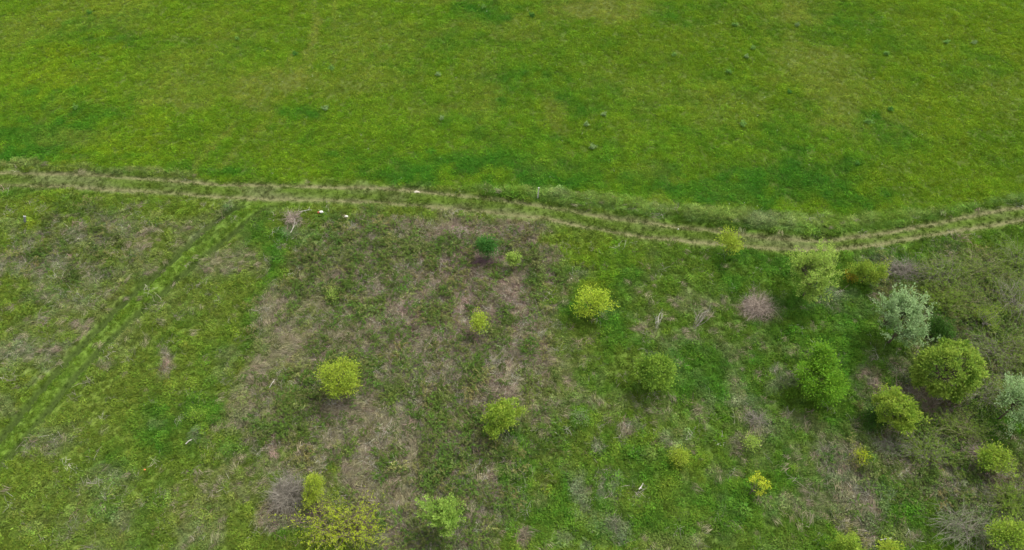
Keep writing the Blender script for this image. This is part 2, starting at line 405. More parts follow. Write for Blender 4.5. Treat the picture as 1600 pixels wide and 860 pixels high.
def plain_mat(name, rgb, rgb2, scale=8, rough=.9, coord='Object', lo=.85, hi=1.15):
    m, nt, out = new_mat(name)
    tc = nt.nodes.new('ShaderNodeTexCoord')
    n = nt.nodes.new('ShaderNodeTexNoise'); n.inputs['Scale'].default_value = scale; n.inputs['Detail'].default_value = 6
    nt.links.new(tc.outputs[coord], n.inputs['Vector'])
    mx = nt.nodes.new('ShaderNodeMix'); mx.data_type = 'RGBA'
    mx.inputs[6].default_value = (*rgb, 1); mx.inputs[7].default_value = (*rgb2, 1)
    mr = nt.nodes.new('ShaderNodeMapRange'); mr.inputs[1].default_value = .3; mr.inputs[2].default_value = .7
    nt.links.new(n.outputs[0], mr.inputs[0]); nt.links.new(mr.outputs[0], mx.inputs[0])
    p = nt.nodes.new('ShaderNodeBsdfPrincipled'); p.inputs['Roughness'].default_value = rough
    p.inputs['Specular IOR Level'].default_value = .2
    nt.links.new(scale_random(nt, mx.outputs[2], lo, hi, .005), p.inputs['Base Color'])
    b = nt.nodes.new('ShaderNodeBump'); b.inputs['Strength'].default_value = .5; b.inputs['Distance'].default_value = .01
    nt.links.new(n.outputs[0], b.inputs['Height']); nt.links.new(b.outputs[0], p.inputs['Normal'])
    nt.links.new(p.outputs[0], out.inputs[0])
    return m

def ground_mat(name, dark, gain):
    """vertex tint (what grows there) broken up by litter and bare soil"""
    m, nt, out = new_mat(name)
    a = nt.nodes.new('ShaderNodeAttribute'); a.attribute_name = 'tint'
    tc = nt.nodes.new('ShaderNodeTexCoord')
    n1 = nt.nodes.new('ShaderNodeTexNoise'); n1.inputs['Scale'].default_value = 9; n1.inputs['Detail'].default_value = 8; n1.inputs['Roughness'].default_value = .7
    nt.links.new(tc.outputs['Object'], n1.inputs['Vector'])
    mr = nt.nodes.new('ShaderNodeMapRange'); mr.inputs[1].default_value = .35; mr.inputs[2].default_value = .65
    mr.inputs[3].default_value = dark; mr.inputs[4].default_value = gain
    nt.links.new(n1.outputs[0], mr.inputs[0])
    h = nt.nodes.new('ShaderNodeHueSaturation'); h.inputs['Saturation'].default_value = .95
    nt.links.new(mr.outputs[0], h.inputs['Value']); nt.links.new(a.outputs['Color'], h.inputs['Color'])
    p = nt.nodes.new('ShaderNodeBsdfPrincipled'); p.inputs['Roughness'].default_value = .95
    p.inputs['Specular IOR Level'].default_value = .1
    b = nt.nodes.new('ShaderNodeBump'); b.inputs['Strength'].default_value = .6; b.inputs['Distance'].default_value = .03
    nt.links.new(n1.outputs[0], b.inputs['Height']); nt.links.new(b.outputs[0], p.inputs['Normal'])
    nt.links.new(h.outputs[0], p.inputs['Base Color'])
    nt.links.new(p.outputs[0], out.inputs[0])
    return m

M_GROUND = ground_mat('turf_floor', .55, 1.0)
M_TRACK = ground_mat('beaten_earth', .65, 1.15)
M_GRASS = instanced_mat('grass_blades', .72, 1.3)
M_STRAW = instanced_mat('dry_blades', .75, 1.3, .15, .006)
M_TWIG = instanced_mat('dead_stalks', .7, 1.25, .05, .006)
M_BARK = plain_mat('bark', lin(92, 82, 66), lin(62, 56, 46), 14)
M_GREYTWIG = plain_mat('grey_twigs', lin(140, 134, 120), lin(104, 98, 86), 6, lo=.7, hi=1.3)
M_PALEWOOD = plain_mat('weathered_wood', lin(178, 174, 160), lin(140, 134, 120), 6, lo=.8, hi=1.2)
M_PINKTWIG = plain_mat('reddish_twigs', lin(160, 147, 132), lin(126, 113, 100), 6, lo=.7, hi=1.3)
M_PURPLETWIG = plain_mat('purple_canes', lin(112, 88, 92), lin(84, 66, 68), 6, lo=.7, hi=1.3)

# ---------------------------------------------------------------- ground sheet
def axis(a, b, step, far):
    core = np.arange(a, b + 1e-6, step)
    out, s, p = [], step, b
    while p < far:
        s *= 1.35; p += s; out.append(p)
    lo, s, p = [], step, a
    while p > -far:
        s *= 1.35; p -= s; lo.append(p)
    return np.concatenate([lo[::-1], core, out])

def grid_sheet(name, X, Y, Z, mat, kind='structure'):
    ny, nx = X.shape
    V = np.stack([X.ravel(), Y.ravel(), Z.ravel()], 1)
    i, j = np.meshgrid(np.arange(ny - 1), np.arange(nx - 1), indexing='ij')
    i, j = i.ravel(), j.ravel()
    F = np.stack([i * nx + j, i * nx + j + 1, (i + 1) * nx + j + 1, (i + 1) * nx + j], 1)
    me = mesh_quads(name, V, F)
    x, y = V[:, 0], V[:, 1]
    f_ = fields(x, y); c_ = colour(x, y, f_)
    c_ = c_ * (1 - f_['meadow'][:, None]) + (c_ * .25 + lin(74, 88, 30) * .55) * f_['meadow'][:, None]     # thatch and soil under the meadow
    add_attr(me, 'tint', c_)
    return tag(link(name, me, mat), kind=kind)

xs, ys = axis(-54, 54, .24, 1500), axis(6, 68, .24, 1500)
X, Y = np.meshgrid(xs, ys)
hh = height(X.ravel(), Y.ravel()).reshape(X.shape)
t_in = (sm(-1.25, -.95, Y - yint(RUT_NEAR, X)) * (1 - sm(.85, 1.15, Y - yint(RUT_FAR, X))))
g = grid_sheet('ground', X, Y, hh - (.09 * t_in * (np.abs(X) < 75) + .30 * (1 - sm(1.05, 1.35, dist_line(TRACK_C, X.ravel(), Y.ravel()).reshape(X.shape)))).clip(0, .30), M_GROUND)
tag(g, 'rough green and straw coloured land under the grass', 'ground')

# the dirt track: a ribbon that follows its two wheel ruts
cx = np.arange(-75, 75, .15)
yn, yf = yint(RUT_NEAR, cx), yint(RUT_FAR, cx)
s = np.linspace(0, 1, 34)[:, None]
Yr = (yn - 1.05)[None] * (1 - s) + (yf + .95)[None] * s
Xr = np.broadcast_to(cx[None], Yr.shape)
edge = np.minimum(s, 1 - s)
Zr = height(Xr.ravel(), Yr.ravel()).reshape(Xr.shape) + .012 - .06 * (1 - sm(0, .07, edge))
rd = grid_sheet('dirt_track', Xr, Yr, Zr, M_TRACK)
tag(rd, 'two-rut dirt track curving between the meadow and the scrubby plot', 'track')

# the field track: two pressed lines through the grass that join the dirt track
def resample(line, step):
    d = np.concatenate([[0], np.cumsum(np.hypot(*np.diff(line, axis=0).T))])
    t = np.arange(0, d[-1], step)
    p = np.stack([np.interp(t, d, line[:, 0]), np.interp(t, d, line[:, 1])], 1)
    for _ in range(6): p[1:-1] = (p[:-2] + 2 * p[1:-1] + p[2:]) / 4
    return p
pc = resample(TRACK_C, .2)
dn = np.gradient(pc, axis=0); dn /= np.linalg.norm(dn, axis=1)[:, None]
nn = np.stack([-dn[:, 1], dn[:, 0]], 1)
w_ = np.linspace(1.5, -1.5, 50)[:, None]
Xf, Yf = pc[None, :, 0] + nn[None, :, 0] * w_, pc[None, :, 1] + nn[None, :, 1] * w_
ef = np.minimum(w_ + 1.5, 1.5 - w_)
Zf = height(Xf.ravel(), Yf.ravel()).reshape(Xf.shape) + .006 - .32 * (1 - sm(0, .16, ef))
ft = grid_sheet('field_track', Xf, Yf, Zf, M_GROUND)
tag(ft, 'pair of pressed wheel lines running diagonally through the grass at the left', 'track')

# ---------------------------------------------------------------- tufts that get instanced
POOL = bpy.data.collections.new('tuft_kinds')      # not linked to the scene
def blades(rng, n, rad, h0, h1, w, lean, flow=0.0, droop=.35):
    q = Quads()
    a = rng.uniform(0, 2 * math.pi, n); r = rad * np.sqrt(rng.uniform(0, 1, n))
    P = np.stack([r * np.cos(a), r * np.sin(a), np.full(n, -.03)], 1)
    hgt = rng.uniform(h0, h1, n)
    b = rng.uniform(0, 2 * math.pi, n)
    L = lean * rng.uniform(.3, 1.3, n)
    D = np.stack([L * np.cos(b) + flow, L * np.sin(b), np.ones(n)], 1)
    D /= np.linalg.norm(D, axis=1)[:, None]
    S = np.cross(D, rand_dirs(n, rng)); S /= np.linalg.norm(S, axis=1)[:, None]
    ww = w * rng.uniform(.6, 1.3, n)[:, None]
    m = P + D * hgt[:, None] * .55
    D2 = D + np.stack([D[:, 0], D[:, 1], -np.full(n, droop * 1.5)], 1) * (.6 + droop)
    D2 /= np.linalg.norm(D2, axis=1)[:, None]
    t = m + D2 * hgt[:, None] * .5
    V = np.stack([P - S * ww * .5, P + S * ww * .5, m + S * ww * .5, m - S * ww * .5, t + S * ww * .12, t - S * ww * .12], 1).reshape(-1, 3)
    k = np.arange(n)[:, None] * 6
    q.add(V, np.vstack([k + np.array([[0, 1, 2, 3]]), k + np.array([[3, 2, 4, 5]])]))
    return q

def herb(rng, n, rad, h, leaf, q=None):
    """small broad leaved plant clump"""
    q = q or Quads()
    a = rng.uniform(0, 2 * math.pi, n); r = rad * np.sqrt(rng.uniform(0, 1, n))
    z = h * rng.uniform(.25, 1, n) * (1 - .5 * (r / rad) ** 2)
    P = np.stack([r * np.cos(a), r * np.sin(a), z], 1)
    D = rand_dirs(n, rng); D[:, 2] = np.abs(D[:, 2]) * .3
    N = rand_dirs(n, rng) * .5; N[:, 2] += 1
    l = leaf * rng.uniform(.6, 1.3, n)
    q.leaves(P, D, N, l, l * .55)
    return q

def bramble(rng):
    """arching stems set with leaves, dark hollows between them"""
    q = Quads()
    for k in range(7):
        a = rng.uniform(0, 2 * math.pi); L = rng.uniform(.35, .8); hgt = rng.uniform(.2, .45)
        t = np.linspace(0, 1, 7)
        wob = rng.normal(0, .03, (7, 3))
        pts = np.stack([np.cos(a) * L * t, np.sin(a) * L * t, hgt * np.sin(t * 2.6)], 1) + wob
        pts += np.array([rng.normal(0, .12), rng.normal(0, .12), 0])
        q.tube(pts, .008, .004, 3)
        n = 20
        u = rng.uniform(.15, 1, n) * 6
        i = np.minimum(u.astype(int), 5); f = (u - i)[:, None]
        P = pts[i] * (1 - f) + pts[i + 1] * f + rng.normal(0, .025, (n, 3))
        D = rand_dirs(n, rng); D[:, 2] *= .4
        N = rand_dirs(n, rng) * .45; N[:, 2] += 1
        l = rng.uniform(.05, .095, n)
        q.leaves(P, D, N, l, l * .6)
    return q

def stalks(rng, n=16, spread=.4, h=.4, flow=0.0):
    """tangle of dead stalks"""
    q = Quads()
    for k in range(n):
        p = np.array([rng.normal(0, .14), rng.normal(0, .14), 0.])
        d = rand_dirs(1, rng)[0]; d[2] = abs(d[2]) * .8 + .15; d[0] += flow
        d /= np.linalg.norm(d)
        L = rng.uniform(.25, .6)
        t = np.linspace(0, 1, 4)[:, None]
        pts = p + d * L * t + np.array([0, 0, -.25 * L]) * t ** 2 + rng.normal(0, .025, (4, 3)) * t
        q.tube(pts, .009, .004, 3)
    return q

POOLS = {}
def make_pool(name, builder, n, mat):
    c = bpy.data.collections.new(name)
    for i in range(n):
        rng = np.random.default_rng(hash((name.__len__(), i, 5)) % 1000 + i)
        me = builder(rng).mesh(name, False)
        me.materials.append(mat)
        o = bpy.data.objects.new(f'{name}_{i:02d}', me)
        c.objects.link(o)
    POOLS[name] = c
make_pool('grass_tuft', lambda r: blades(r, 34, .17, .10, .22, .022, .75), 6, M_GRASS)
make_pool('tall_tuft', lambda r: blades(r, 36, .22, .2, .4, .020, .7, .5), 5, M_GRASS)
make_pool('herb_tuft', lambda r: herb(r, 40, .17, .15, .062), 6, M_GRASS)
make_pool('mown_tuft', lambda r: blades(r, 34, .17, .08, .19, .022, .85), 6, M_GRASS)
make_pool('clover_tuft', lambda r: herb(r, 36, .18, .09, .058), 6, M_GRASS)
make_pool('short_tuft', lambda r: blades(r, 44, .16, .04, .11, .018, .9), 4, M_GRASS)
make_pool('dry_tuft', lambda r: blades(r, 30, .22, .25, .6, .015, .45, 1.2, .5), 6, M_STRAW)
make_pool('stalk_tuft', lambda r: stalks(r), 6, M_TWIG)
make_pool('bramble_tuft', bramble, 6, M_GRASS)
make_pool('flower_dot', lambda r: herb(r, 5, .05, .3, .05), 3, M_GRASS)

def scatter(name, pool, P, rotz, scl, tint, label, tilt=.12):
    """one object: points with a tuft instanced on each"""
    n = len(P)
    me = bpy.data.meshes.new(name)
    me.vertices.add(n); me.vertices.foreach_set('co', P.astype(np.float32).ravel())
    add_attr(me, 'tint', tint)
    r = me.attributes.new('turn', 'FLOAT_VECTOR', 'POINT')
    R = np.stack([RNG.normal(0, tilt, n), RNG.normal(0, tilt, n), rotz], 1).astype(np.float32)
    r.data.foreach_set('vector', R.ravel())
    s_ = me.attributes.new('size', 'FLOAT', 'POINT'); s_.data.foreach_set('value', scl.astype(np.float32))
    v = me.attributes.new('pick', 'INT', 'POINT')
    v.data.foreach_set('value', RNG.integers(0, len(POOLS[pool].objects), n).astype(np.int32))
    o = link(name, me, None)
    ng = bpy.data.node_groups.new(name + '_instances', 'GeometryNodeTree')
    ng.interface.new_socket('Geometry', in_out='INPUT', socket_type='NodeSocketGeometry')
    ng.interface.new_socket('Geometry', in_out='OUTPUT', socket_type='NodeSocketGeometry')
    N = ng.nodes; gi, go = N.new('NodeGroupInput'), N.new('NodeGroupOutput')
    iop = N.new('GeometryNodeInstanceOnPoints'); ci = N.new('GeometryNodeCollectionInfo')
    ci.inputs[0].default_value = POOLS[pool]; ci.inputs['Separate Children'].default_value = True
    ci.inputs['Reset Children'].default_value = True
    def attr(nm, typ):
        a = N.new('GeometryNodeInputNamedAttribute'); a.data_type = typ; a.inputs[0].default_value = nm
        return a.outputs[0]
    L = ng.links.new
    L(gi.outputs[0], iop.inputs['Points']); L(ci.outputs[0], iop.inputs['Instance'])
    iop.inputs['Pick Instance'].default_value = True
    L(attr('pick', 'INT'), iop.inputs['Instance Index'])
    L(attr('turn', 'FLOAT_VECTOR'), iop.inputs['Rotation']); L(attr('size', 'FLOAT'), iop.inputs['Scale'])
    L(iop.outputs[0], go.inputs[0])
    md = o.modifiers.new('tufts', 'NODES'); md.node_group = ng
    return tag(o, label, kind='stuff')

# candidate points over the land the picture sees and a margin around it
AREA_X, AREA_Y = (-62, 62), (5, 68)
def candidates(per_m2, seed):
    rng = np.random.default_rng(seed)
    n = int((AREA_X[1] - AREA_X[0]) * (AREA_Y[1] - AREA_Y[0]) * per_m2)
    x, y = rng.uniform(*AREA_X, n), rng.uniform(*AREA_Y, n)
    depth = y * CP + H * SP
    u = x * FPX / depth
    v = (y * SP - H * CP) * FPX / depth
    k = (np.abs(u) < 800 + 110) & (v > -430 - 90) & (v < 430 + 50)
    x, y = x[k], y[k]
    return x, y, fields(x, y), rng.uniform(0, 1, len(x)), rng

def jit(c, rng, v=.16, hshift=.06):
    n = len(c)
    k = rng.normal(1, v, n).clip(.55, 1.6)[:, None]
    w = rng.normal(0, hshift, n)[:, None]
    return (c * k * (1 + np.hstack([w, -w * .3, w * .5]))).clip(.004, .8)

PATHK = 1.0
def clump(x, y, a=.9, b=.35):
    return fbm(x, y, a, 51, 3), fbm(x, y, b, 52, 2)

# short and medium grass
x, y, f, r, rng = candidates(46, 101)
c1, c2 = clump(x, y)
c3 = fbm(x, y, .18, 55, 1)
dens = 1 - .95 * np.clip(f['rut'] * (1.0 + .3 * fbm(x * .5, y, 1.2, 93)), 0, 1) * f['road'] - .96 * f['trut']
dens = dens * (1 - .7 * (1 - f['meadow']) * np.clip(f['bramble'] * 1.0 + f['mauve'] * .9 + f['straw'] * .5, 0, 1))
k = r < dens
def sub(f, k): return {a: b[k] for a, b in f.items()}
x, y, f, c1, c2, c3 = x[k], y[k], sub(f, k), c1[k], c2[k], c3[k]
col = colour(x, y, f)
short = f['road'] > .5
z = height(x, y)
P = np.stack([x, y, z], 1)
siz = (1 + .25 * c1 + (.26 - .10 * f['meadow']) * c2 + .25 * f['lush']) * (1 - .3 * f['brown']) * rng.uniform(.75, 1.3, len(x)) * (1 - .5 * f['trut']) * (1 - .2 * f['track'])
stre = fbm(x * .1, y, .7, 95, 3)
col = jit(col * (1 + .10 * c1 + (.16 - .10 * f['meadow']) * c2 + .07 * c3 + .07 * stre * f['meadow'])[:, None], rng, np.where(f['meadow'] > .5, .13, .18), .06)
rot = rng.uniform(0, 2 * math.pi, len(x))
mw = f['meadow'] > .5
herbm = (rng.uniform(0, 1, len(x)) < .35 + .35 * f['lush']) & ~short
for nm, pool, k, lb in (('meadow_grass', 'mown_tuft', mw & ~herbm, 'bright green mown meadow grass beyond the dirt track'),
                        ('meadow_herbs', 'clover_tuft', mw & herbm, 'leafy green clover and herbs mixed into the meadow'),
                        ('field_track_grass', 'mown_tuft', ~mw & ~short & (f['track'] > .5), 'even bright grass between the two pressed wheel lines'),
                        ('field_grass', 'grass_tuft', ~mw & ~short & ~herbm & (f['track'] <= .5), 'patchy olive grass on the plot below the dirt track'),
                        ('field_herbs', 'herb_tuft', ~mw & ~short & herbm & (f['track'] <= .5), 'low leafy weeds mixed into the grass of the plot'),
                        ('track_grass', 'short_tuft', short, 'short worn grass between and beside the wheel ruts')):
    scatter(nm, pool, P[k] + [0, 0, .0], rot[k], siz[k].clip(.45, 1.8) * (1.0 if pool != 'short_tuft' else 1.1), col[k], lb)

# tall grass on the verge
x, y, f, r, rng = candidates(26, 102)
c1, c2 = clump(x, y, 1.3, .5)
k = r < f['verge'] * (.25 + .75 * sm(-16, -4, x)) * (1 - f['road']) * np.clip(.6 + .7 * c1 + .4 * c2, .12, 1)
x, y, f, c1 = x[k], y[k], sub(f, k), c1[k]
col = jit(colour(x, y, f) * (1 + .15 * c1)[:, None], rng)
scatter('verge_grass', 'tall_tuft', np.stack([x, y, height(x, y)], 1), rng.normal(-1.9, .9, len(x)) + c1, (.85 + .3 * c1) * rng.uniform(.7, 1.2, len(x)) * (.6 + .4 * sm(-16, -2, x)), col,
        'long tousled grass on the bank above the dirt track')

# dry straw grass combed by the wind
x, y, f, r, rng = candidates(20, 103)
c1, c2 = clump(x, y, 1.0, .4)
d = (1 - f['meadow']) * (1 - f['road']) * (1 - f['track'] * .9) * np.clip(.01 + .8 * f['straw'] + .10 * f['grey'] + .35 * f['mauve'] + .22 * f['bramble'] + .04 * sm(.3, 1, c1), 0, 1) 
k = r < d
x, y, f, c1 = x[k], y[k], sub(f, k), c1[k]
base = np.where((rng.uniform(0, 1, len(x)) < .35 + .5 * f['mauve'])[:, None], lin(128, 117, 98)[None], lin(132, 127, 96)[None])
flow = 2.4 * fbm(x, y, 3.5, 61, 2) - 1.2
scatter('straw_grass', 'dry_tuft', np.stack([x, y, height(x, y)], 1), flow + rng.normal(0, .35, len(x)), rng.uniform(.55, 1.1, len(x)), jit(base, rng, .14, .03),
        'pale dry grass lying in combed swathes on the plot')

# dead stalks
x, y, f, r, rng = candidates(16, 104)
c1, c2 = clump(x, y, .8, .4)
d = (1 - f['meadow']) * (1 - f['road']) * (1 - f['track'] * .9) * np.clip(.03 + .6 * f['grey'] + .75 * f['mauve'] + .55 * f['bramble'] + .10 * sm(.3, 1, c2), 0, 1)
k = r < d
x, y, f = x[k], y[k], sub(f, k)
pick = rng.uniform(0, 1, len(x))[:, None]
base = np.where(pick < .45 * f['mauve'][:, None] + .1, lin(140, 112, 106)[None], np.where(pick < .75, lin(126, 120, 104)[None], lin(150, 146, 130)[None]))
scatter('dead_stalks', 'stalk_tuft', np.stack([x, y, height(x, y)], 1), rng.uniform(0, 6.28, len(x)), rng.uniform(.5, 1.15, len(x)), jit(base, rng, .16, .02),
        'tangled grey and reddish dead stalks among the scrub')

# brambles and low scrub
x, y, f, r, rng = candidates(9, 105)
c1, c2 = clump(x, y, 1.3, .5)
d = (1 - f['meadow']) * (1 - f['road']) * (1 - f['track']) * np.clip(.95 * f['bramble'] * (1 - .75 * f['straw']) * (1 - .6 * f['mauve']) * (.75 + .5 * c1), 0, 1)
k = r < d
x, y, f, c1 = x[k], y[k], sub(f, k), c1[k]
base = np.where((rng.uniform(0, 1, len(x)) < .3)[:, None], lin(104, 110, 60)[None], lin(78, 100, 38)[None]) * (1 + .12 * c1)[:, None]
scatter('bramble_scrub', 'bramble_tuft', np.stack([x, y, height(x, y)], 1), rng.uniform(0, 6.28, len(x)), rng.uniform(.6, 1.15, len(x)), jit(base, rng, .18, .08),
        'low tangled bramble scrub with small green leaves')

# white flower heads in the meadow
x, y, f, r, rng = candidates(.5, 106)
k = (r < .10 + .5 * sm(.2, 1, fbm(x, y, 6, 81, 2))) & (f['meadow'] > .7)
x, y = x[k], y[k]
scatter('meadow_flowers', 'flower_dot', np.stack([x, y, height(x, y)], 1), rng.uniform(0, 6.28, len(x)), rng.uniform(.4, .9, len(x)), jit(np.broadcast_to(lin(190, 200, 170), (len(x), 3)), rng, .1, .02),
        'tiny white flower heads dotted over the meadow')

# ---------------------------------------------------------------- trees and bushes
def empty(name, loc, label, cat, group=None):
    o = bpy.data.objects.new(name, None); COL.objects.link(o)
    o.location = loc; o.empty_display_size = .3
    return tag(o, label, cat, group)

def curve(a, b, n, bend, rng, up=0.0):
    t = np.linspace(0, 1, n)[:, None]
    off = rng.normal(0, bend, 3) * np.linalg.norm(b - a)
    return a * (1 - t) + b * t + np.sin(t * math.pi) * (off + np.array([0, 0, up * np.linalg.norm(b - a)]))

def place(px, py, wpx, hpx, zr=None, lift=.35):
    """base point and crown radii (m) for a crown seen at px,py with that width and height in the photograph"""
    c0 = at(px, py)
    k = px_per_m(c0[1], 1)
    rx = wpx / 2 / k
    ang = math.atan2(H, c0[1])
    ap = hpx / 2 / k
    rz = zr if zr else (rx + ap) / 2 * 1.0
    c = at(px, py, rz + lift)
    ry = math.sqrt(max((ap ** 2 - (rz * math.cos(ang)) ** 2), (.45 * ap) ** 2)) / math.sin(ang)
    return c, rx, ry, rz

def tree(name, cat, label, px, py, wpx, hpx, mat, seed, tips=120, leaf=.085, per=55, spread=.16, shell=.35, lumps=.25, up=.3,
         lift=.35, zr=None, shoot=0.0, lean=(0, 0), group=None, bark=None, droop=0.0, limbs=6, cone=0.0, wide=.55, twig_r=.007, boughs=9):
    rng = np.random.default_rng(seed)
    c, rx, ry, rz = place(px, py, wpx, hpx, zr, lift)
    sh = spread * .4 + shoot * .25
    rx, ry, rz = max(rx - sh, rx * .5), max(ry - sh, ry * .5), max(rz - sh * .6, rz * .6)
    bx, by = c[0] - lean[0], c[1] - lean[1]
    bz = hz(bx, by)
    root = empty(name, (bx, by, bz), label, cat, group)
    ctr = np.array([lean[0], lean[1], c[2]])
    bark = bark or M_BARK
    # trunk
    fork = np.array([lean[0] * .35, lean[1] * .35, max(.2, c[2] - rz * .55)])
    q = Quads(); tr = max(.03, .035 * (rx + rz) / 2 + .02)
    q.tube(np.vstack([curve(np.array([0, 0, -.15]), fork, 6, .05, rng), curve(fork, ctr + [0, 0, rz * .2], 6, .06, rng)[1:]]), tr, tr * .25, 7)
    link('trunk', q.mesh('trunk'), bark, root)
    # crown tips
    d = rand_dirs(tips * 2, rng)
    d = d[(d[:, 2] > -.75)][:tips]
    n = len(d)
    brad = np.ones(n)
    if boughs:
        bd = rand_dirs(boughs, rng); bd[:, 2] = np.abs(bd[:, 2]) * .9 - .15
        br = rng.uniform(.85, 1.12, boughs); own = rng.integers(0, boughs, n)
        free = rng.uniform(0, 1, n) < .35
        d2 = bd[own] + rng.normal(0, .3, (n, 3)); d2 /= np.linalg.norm(d2, axis=1)[:, None]
        d = np.where(free[:, None], d, d2); brad = np.where(free, .8, br[own])
    lump = brad + lumps * np.sin(d[:, 0] * 3.1 + seed) * np.cos(d[:, 1] * 2.7 + seed * 2) + rng.normal(0, lumps * .35, n)
    rad = (1 - shell * rng.uniform(0, 1, n) ** 1.3) * lump
    rad = rad * np.where(rng.uniform(0, 1, n) < .08, 1.18, 1.0)
    T = d * rad[:, None] * np.array([rx, ry, rz])
    if cone:
        T[:, :2] *= (1 - cone * (T[:, 2:3] / rz * .5 + .5)).clip(.12, 1.4)
    T = T + ctr
    T[:, 2] = np.maximum(T[:, 2], .12)
    # limbs: tips are shared out among them
    la = rng.uniform(0, 6.28) + np.arange(limbs) * 2 * math.pi / limbs
    ends = np.stack([np.cos(la) * rx * .55, np.sin(la) * ry * .55, rng.uniform(-.3, .25, limbs) * rz], 1) + ctr
    lim = [curve(fork + [0, 0, rng.uniform(-.1, .3) * rz * .5], e, 7, .09, rng, .08) for e in ends]
    for L in lim:
        qq = Quads(); qq.tube(L, tr * .5, tr * .14, 5)
        link('limb', qq.mesh('limb'), bark, root)
    allp = np.vstack(lim)
    tw, lf = Quads(), Quads()
    yg = []
    for t_ in T:
        own_y = rng.uniform(-.25, .25)
        dd = np.linalg.norm(allp - t_, axis=1) + .6 * (allp[:, 2] > t_[2]) * rz
        s0 = allp[np.argmin(dd)]
        pts = curve(s0, t_, 6, .08, rng, up * .3 - droop)
        dirn = t_ - s0; ln = np.linalg.norm(dirn) + 1e-6; dirn = dirn / ln
        if shoot:
            tip = t_ + (dirn * .6 + np.array([0, 0, .6]) + rng.normal(0, .25, 3)) * shoot
            pts = np.vstack([pts, tip[None]])
        tw.tube(pts, twig_r * 1.6, twig_r * .6, 3)
        m = int(per * rng.uniform(.6, 1.4))
        u = rng.uniform(wide, 1, m) * (len(pts) - 1)
        i = np.minimum(u.astype(int), len(pts) - 2); fr = (u - i)[:, None]
        Q = pts[i] * (1 - fr) + pts[i + 1] * fr + rng.normal(0, spread, (m, 3)) * np.array([1, 1, .75]) * (.5 if shoot else 1)
        Dv = (Q - pts[i]) + dirn * .05 + rng.normal(0, .08, (m, 3)); Dv[:, 2] += up * .1
        Nn = rand_dirs(m, rng) * .8 + (Q - ctr) / max(rx, .3) * .5; Nn[:, 2] += .7
        l = leaf * rng.uniform(.6, 1.5, m)
        lf.leaves(Q, Dv, Nn, l, l * .58)
        yg.append(np.clip((u / (len(pts) - 1) - wide) / (1 - wide) * .8 + own_y + rng.normal(0, .12, m), 0, 1))
    link('twigs', tw.mesh('twigs'), bark, root)['kind'] = 'stuff'
    link('crown', lf.mesh('crown', False, yg), mat, root)['kind'] = 'stuff'
    return root

def LM(n, a, b, **k): return leaf_mat(n, lin(*a), lin(*b), **k)
M_LIME = LM('lime_leaves', (152, 166, 56), (128, 152, 48))
M_OLIVE = LM('yellow_green_leaves', (146, 164, 60), (108, 140, 44))
M_LEMON = LM('lemon_leaves', (200, 204, 62), (148, 168, 50))
M_VIVID = LM('vivid_leaves', (112, 154, 40), (82, 122, 28))
M_MID = LM('mid_green_leaves', (136, 164, 58), (84, 118, 38))
M_SILVER = LM('silvery_leaves', (160, 182, 132), (124, 154, 92))
M_DOME = LM('dome_leaves', (154, 174, 70), (84, 118, 36))
M_PALE = LM('pale_lime_leaves', (154, 174, 84), (128, 158, 58))
M_FRESH = LM('fresh_leaves', (150, 176, 82), (116, 150, 56))
M_DARK = LM('dark_bush_leaves', (74, 122, 48), (56, 98, 38))
M_IVY = LM('ivy_leaves', (70, 106, 38), (52, 84, 28))
M_OLIVETWIG = plain_mat('olive_canes', lin(128, 126, 92), lin(96, 96, 66), 6, lo=.7, hi=1.3)
M_GREYL = LM('grey_green_leaves', (134, 150, 104), (104, 124, 74))
M_SPOT = LM('yellow_tip_leaves', (182, 192, 46), (142, 162, 40))
M_CANE = LM('cane_leaves', (132, 152, 56), (100, 128, 40))

tree('young_tree', 'tree', 'round airy lime-green tree standing alone above the pale straw patch', 530, 590, 70, 68, M_LIME, 11, boughs=0, tips=150, per=40, leaf=.075, shell=.5, lumps=.08, spread=.13)
tree('young_tree', 'tree', 'compact lime tree beside the bramble patch, middle of the plot', 782, 651, 58, 58, M_OLIVE, 12, tips=80, per=75, leaf=.09, shoot=.18, lumps=.3)
tree('young_tree', 'tree', 'bushy mid-green tree with dark shaded foot at the centre right of the plot', 1024, 582, 60, 60, M_MID, 13, tips=90, per=95, leaf=.085, lumps=.3, spread=.15)
tree('young_tree', 'tree', 'tall vivid green tree with ragged outline, left of the yellow-green round tree', 1287, 592, 60, 86, M_VIVID, 14, tips=110, per=90, leaf=.095, lumps=.4, zr=1.2)
tree('young_tree', 'tree', 'yellow-green round tree below the silvery tree', 1397, 640, 66, 70, M_OLIVE, 15, tips=100, per=90, leaf=.085, shoot=.15, lumps=.22)
tree('young_tree', 'tree', 'dense dome-shaped tree with clustered leaf tips, right of the silvery tree', 1485, 575, 86, 78, M_DOME, 16, boughs=0, tips=150, per=110, leaf=.105, lumps=.05, shell=.06, spread=.11, wide=.93, zr=1.5)
tree('young_tree', 'tree', 'large silvery grey-green tree with feathery upright shoots', 1412, 503, 100, 98, M_SILVER, 17, tips=210, per=55, leaf=.085, shoot=.32, lumps=.25, shell=.5, spread=.12, zr=1.6)
tree('young_tree', 'tree', 'pale lime feathery tree standing just below the bend of the dirt track', 1273, 428, 80, 86, M_PALE, 18, tips=190, per=55, leaf=.085, shoot=.3, lumps=.25, zr=1.7, shell=.5, spread=.14)
tree('shrub', 'shrub', 'spiky yellow-green shrub between the pale feathery tree and dead brush', 1357, 425, 60, 42, M_OLIVE, 19, tips=80, per=60, leaf=.075, shoot=.3, lumps=.25, zr=.8, lift=.1)
tree('young_tree', 'tree', 'small yellow-green sapling growing at the very edge of the dirt track', 1142, 378, 29, 32, M_LIME, 20, tips=50, per=45, leaf=.085, lumps=.3, lift=.7, limbs=4)
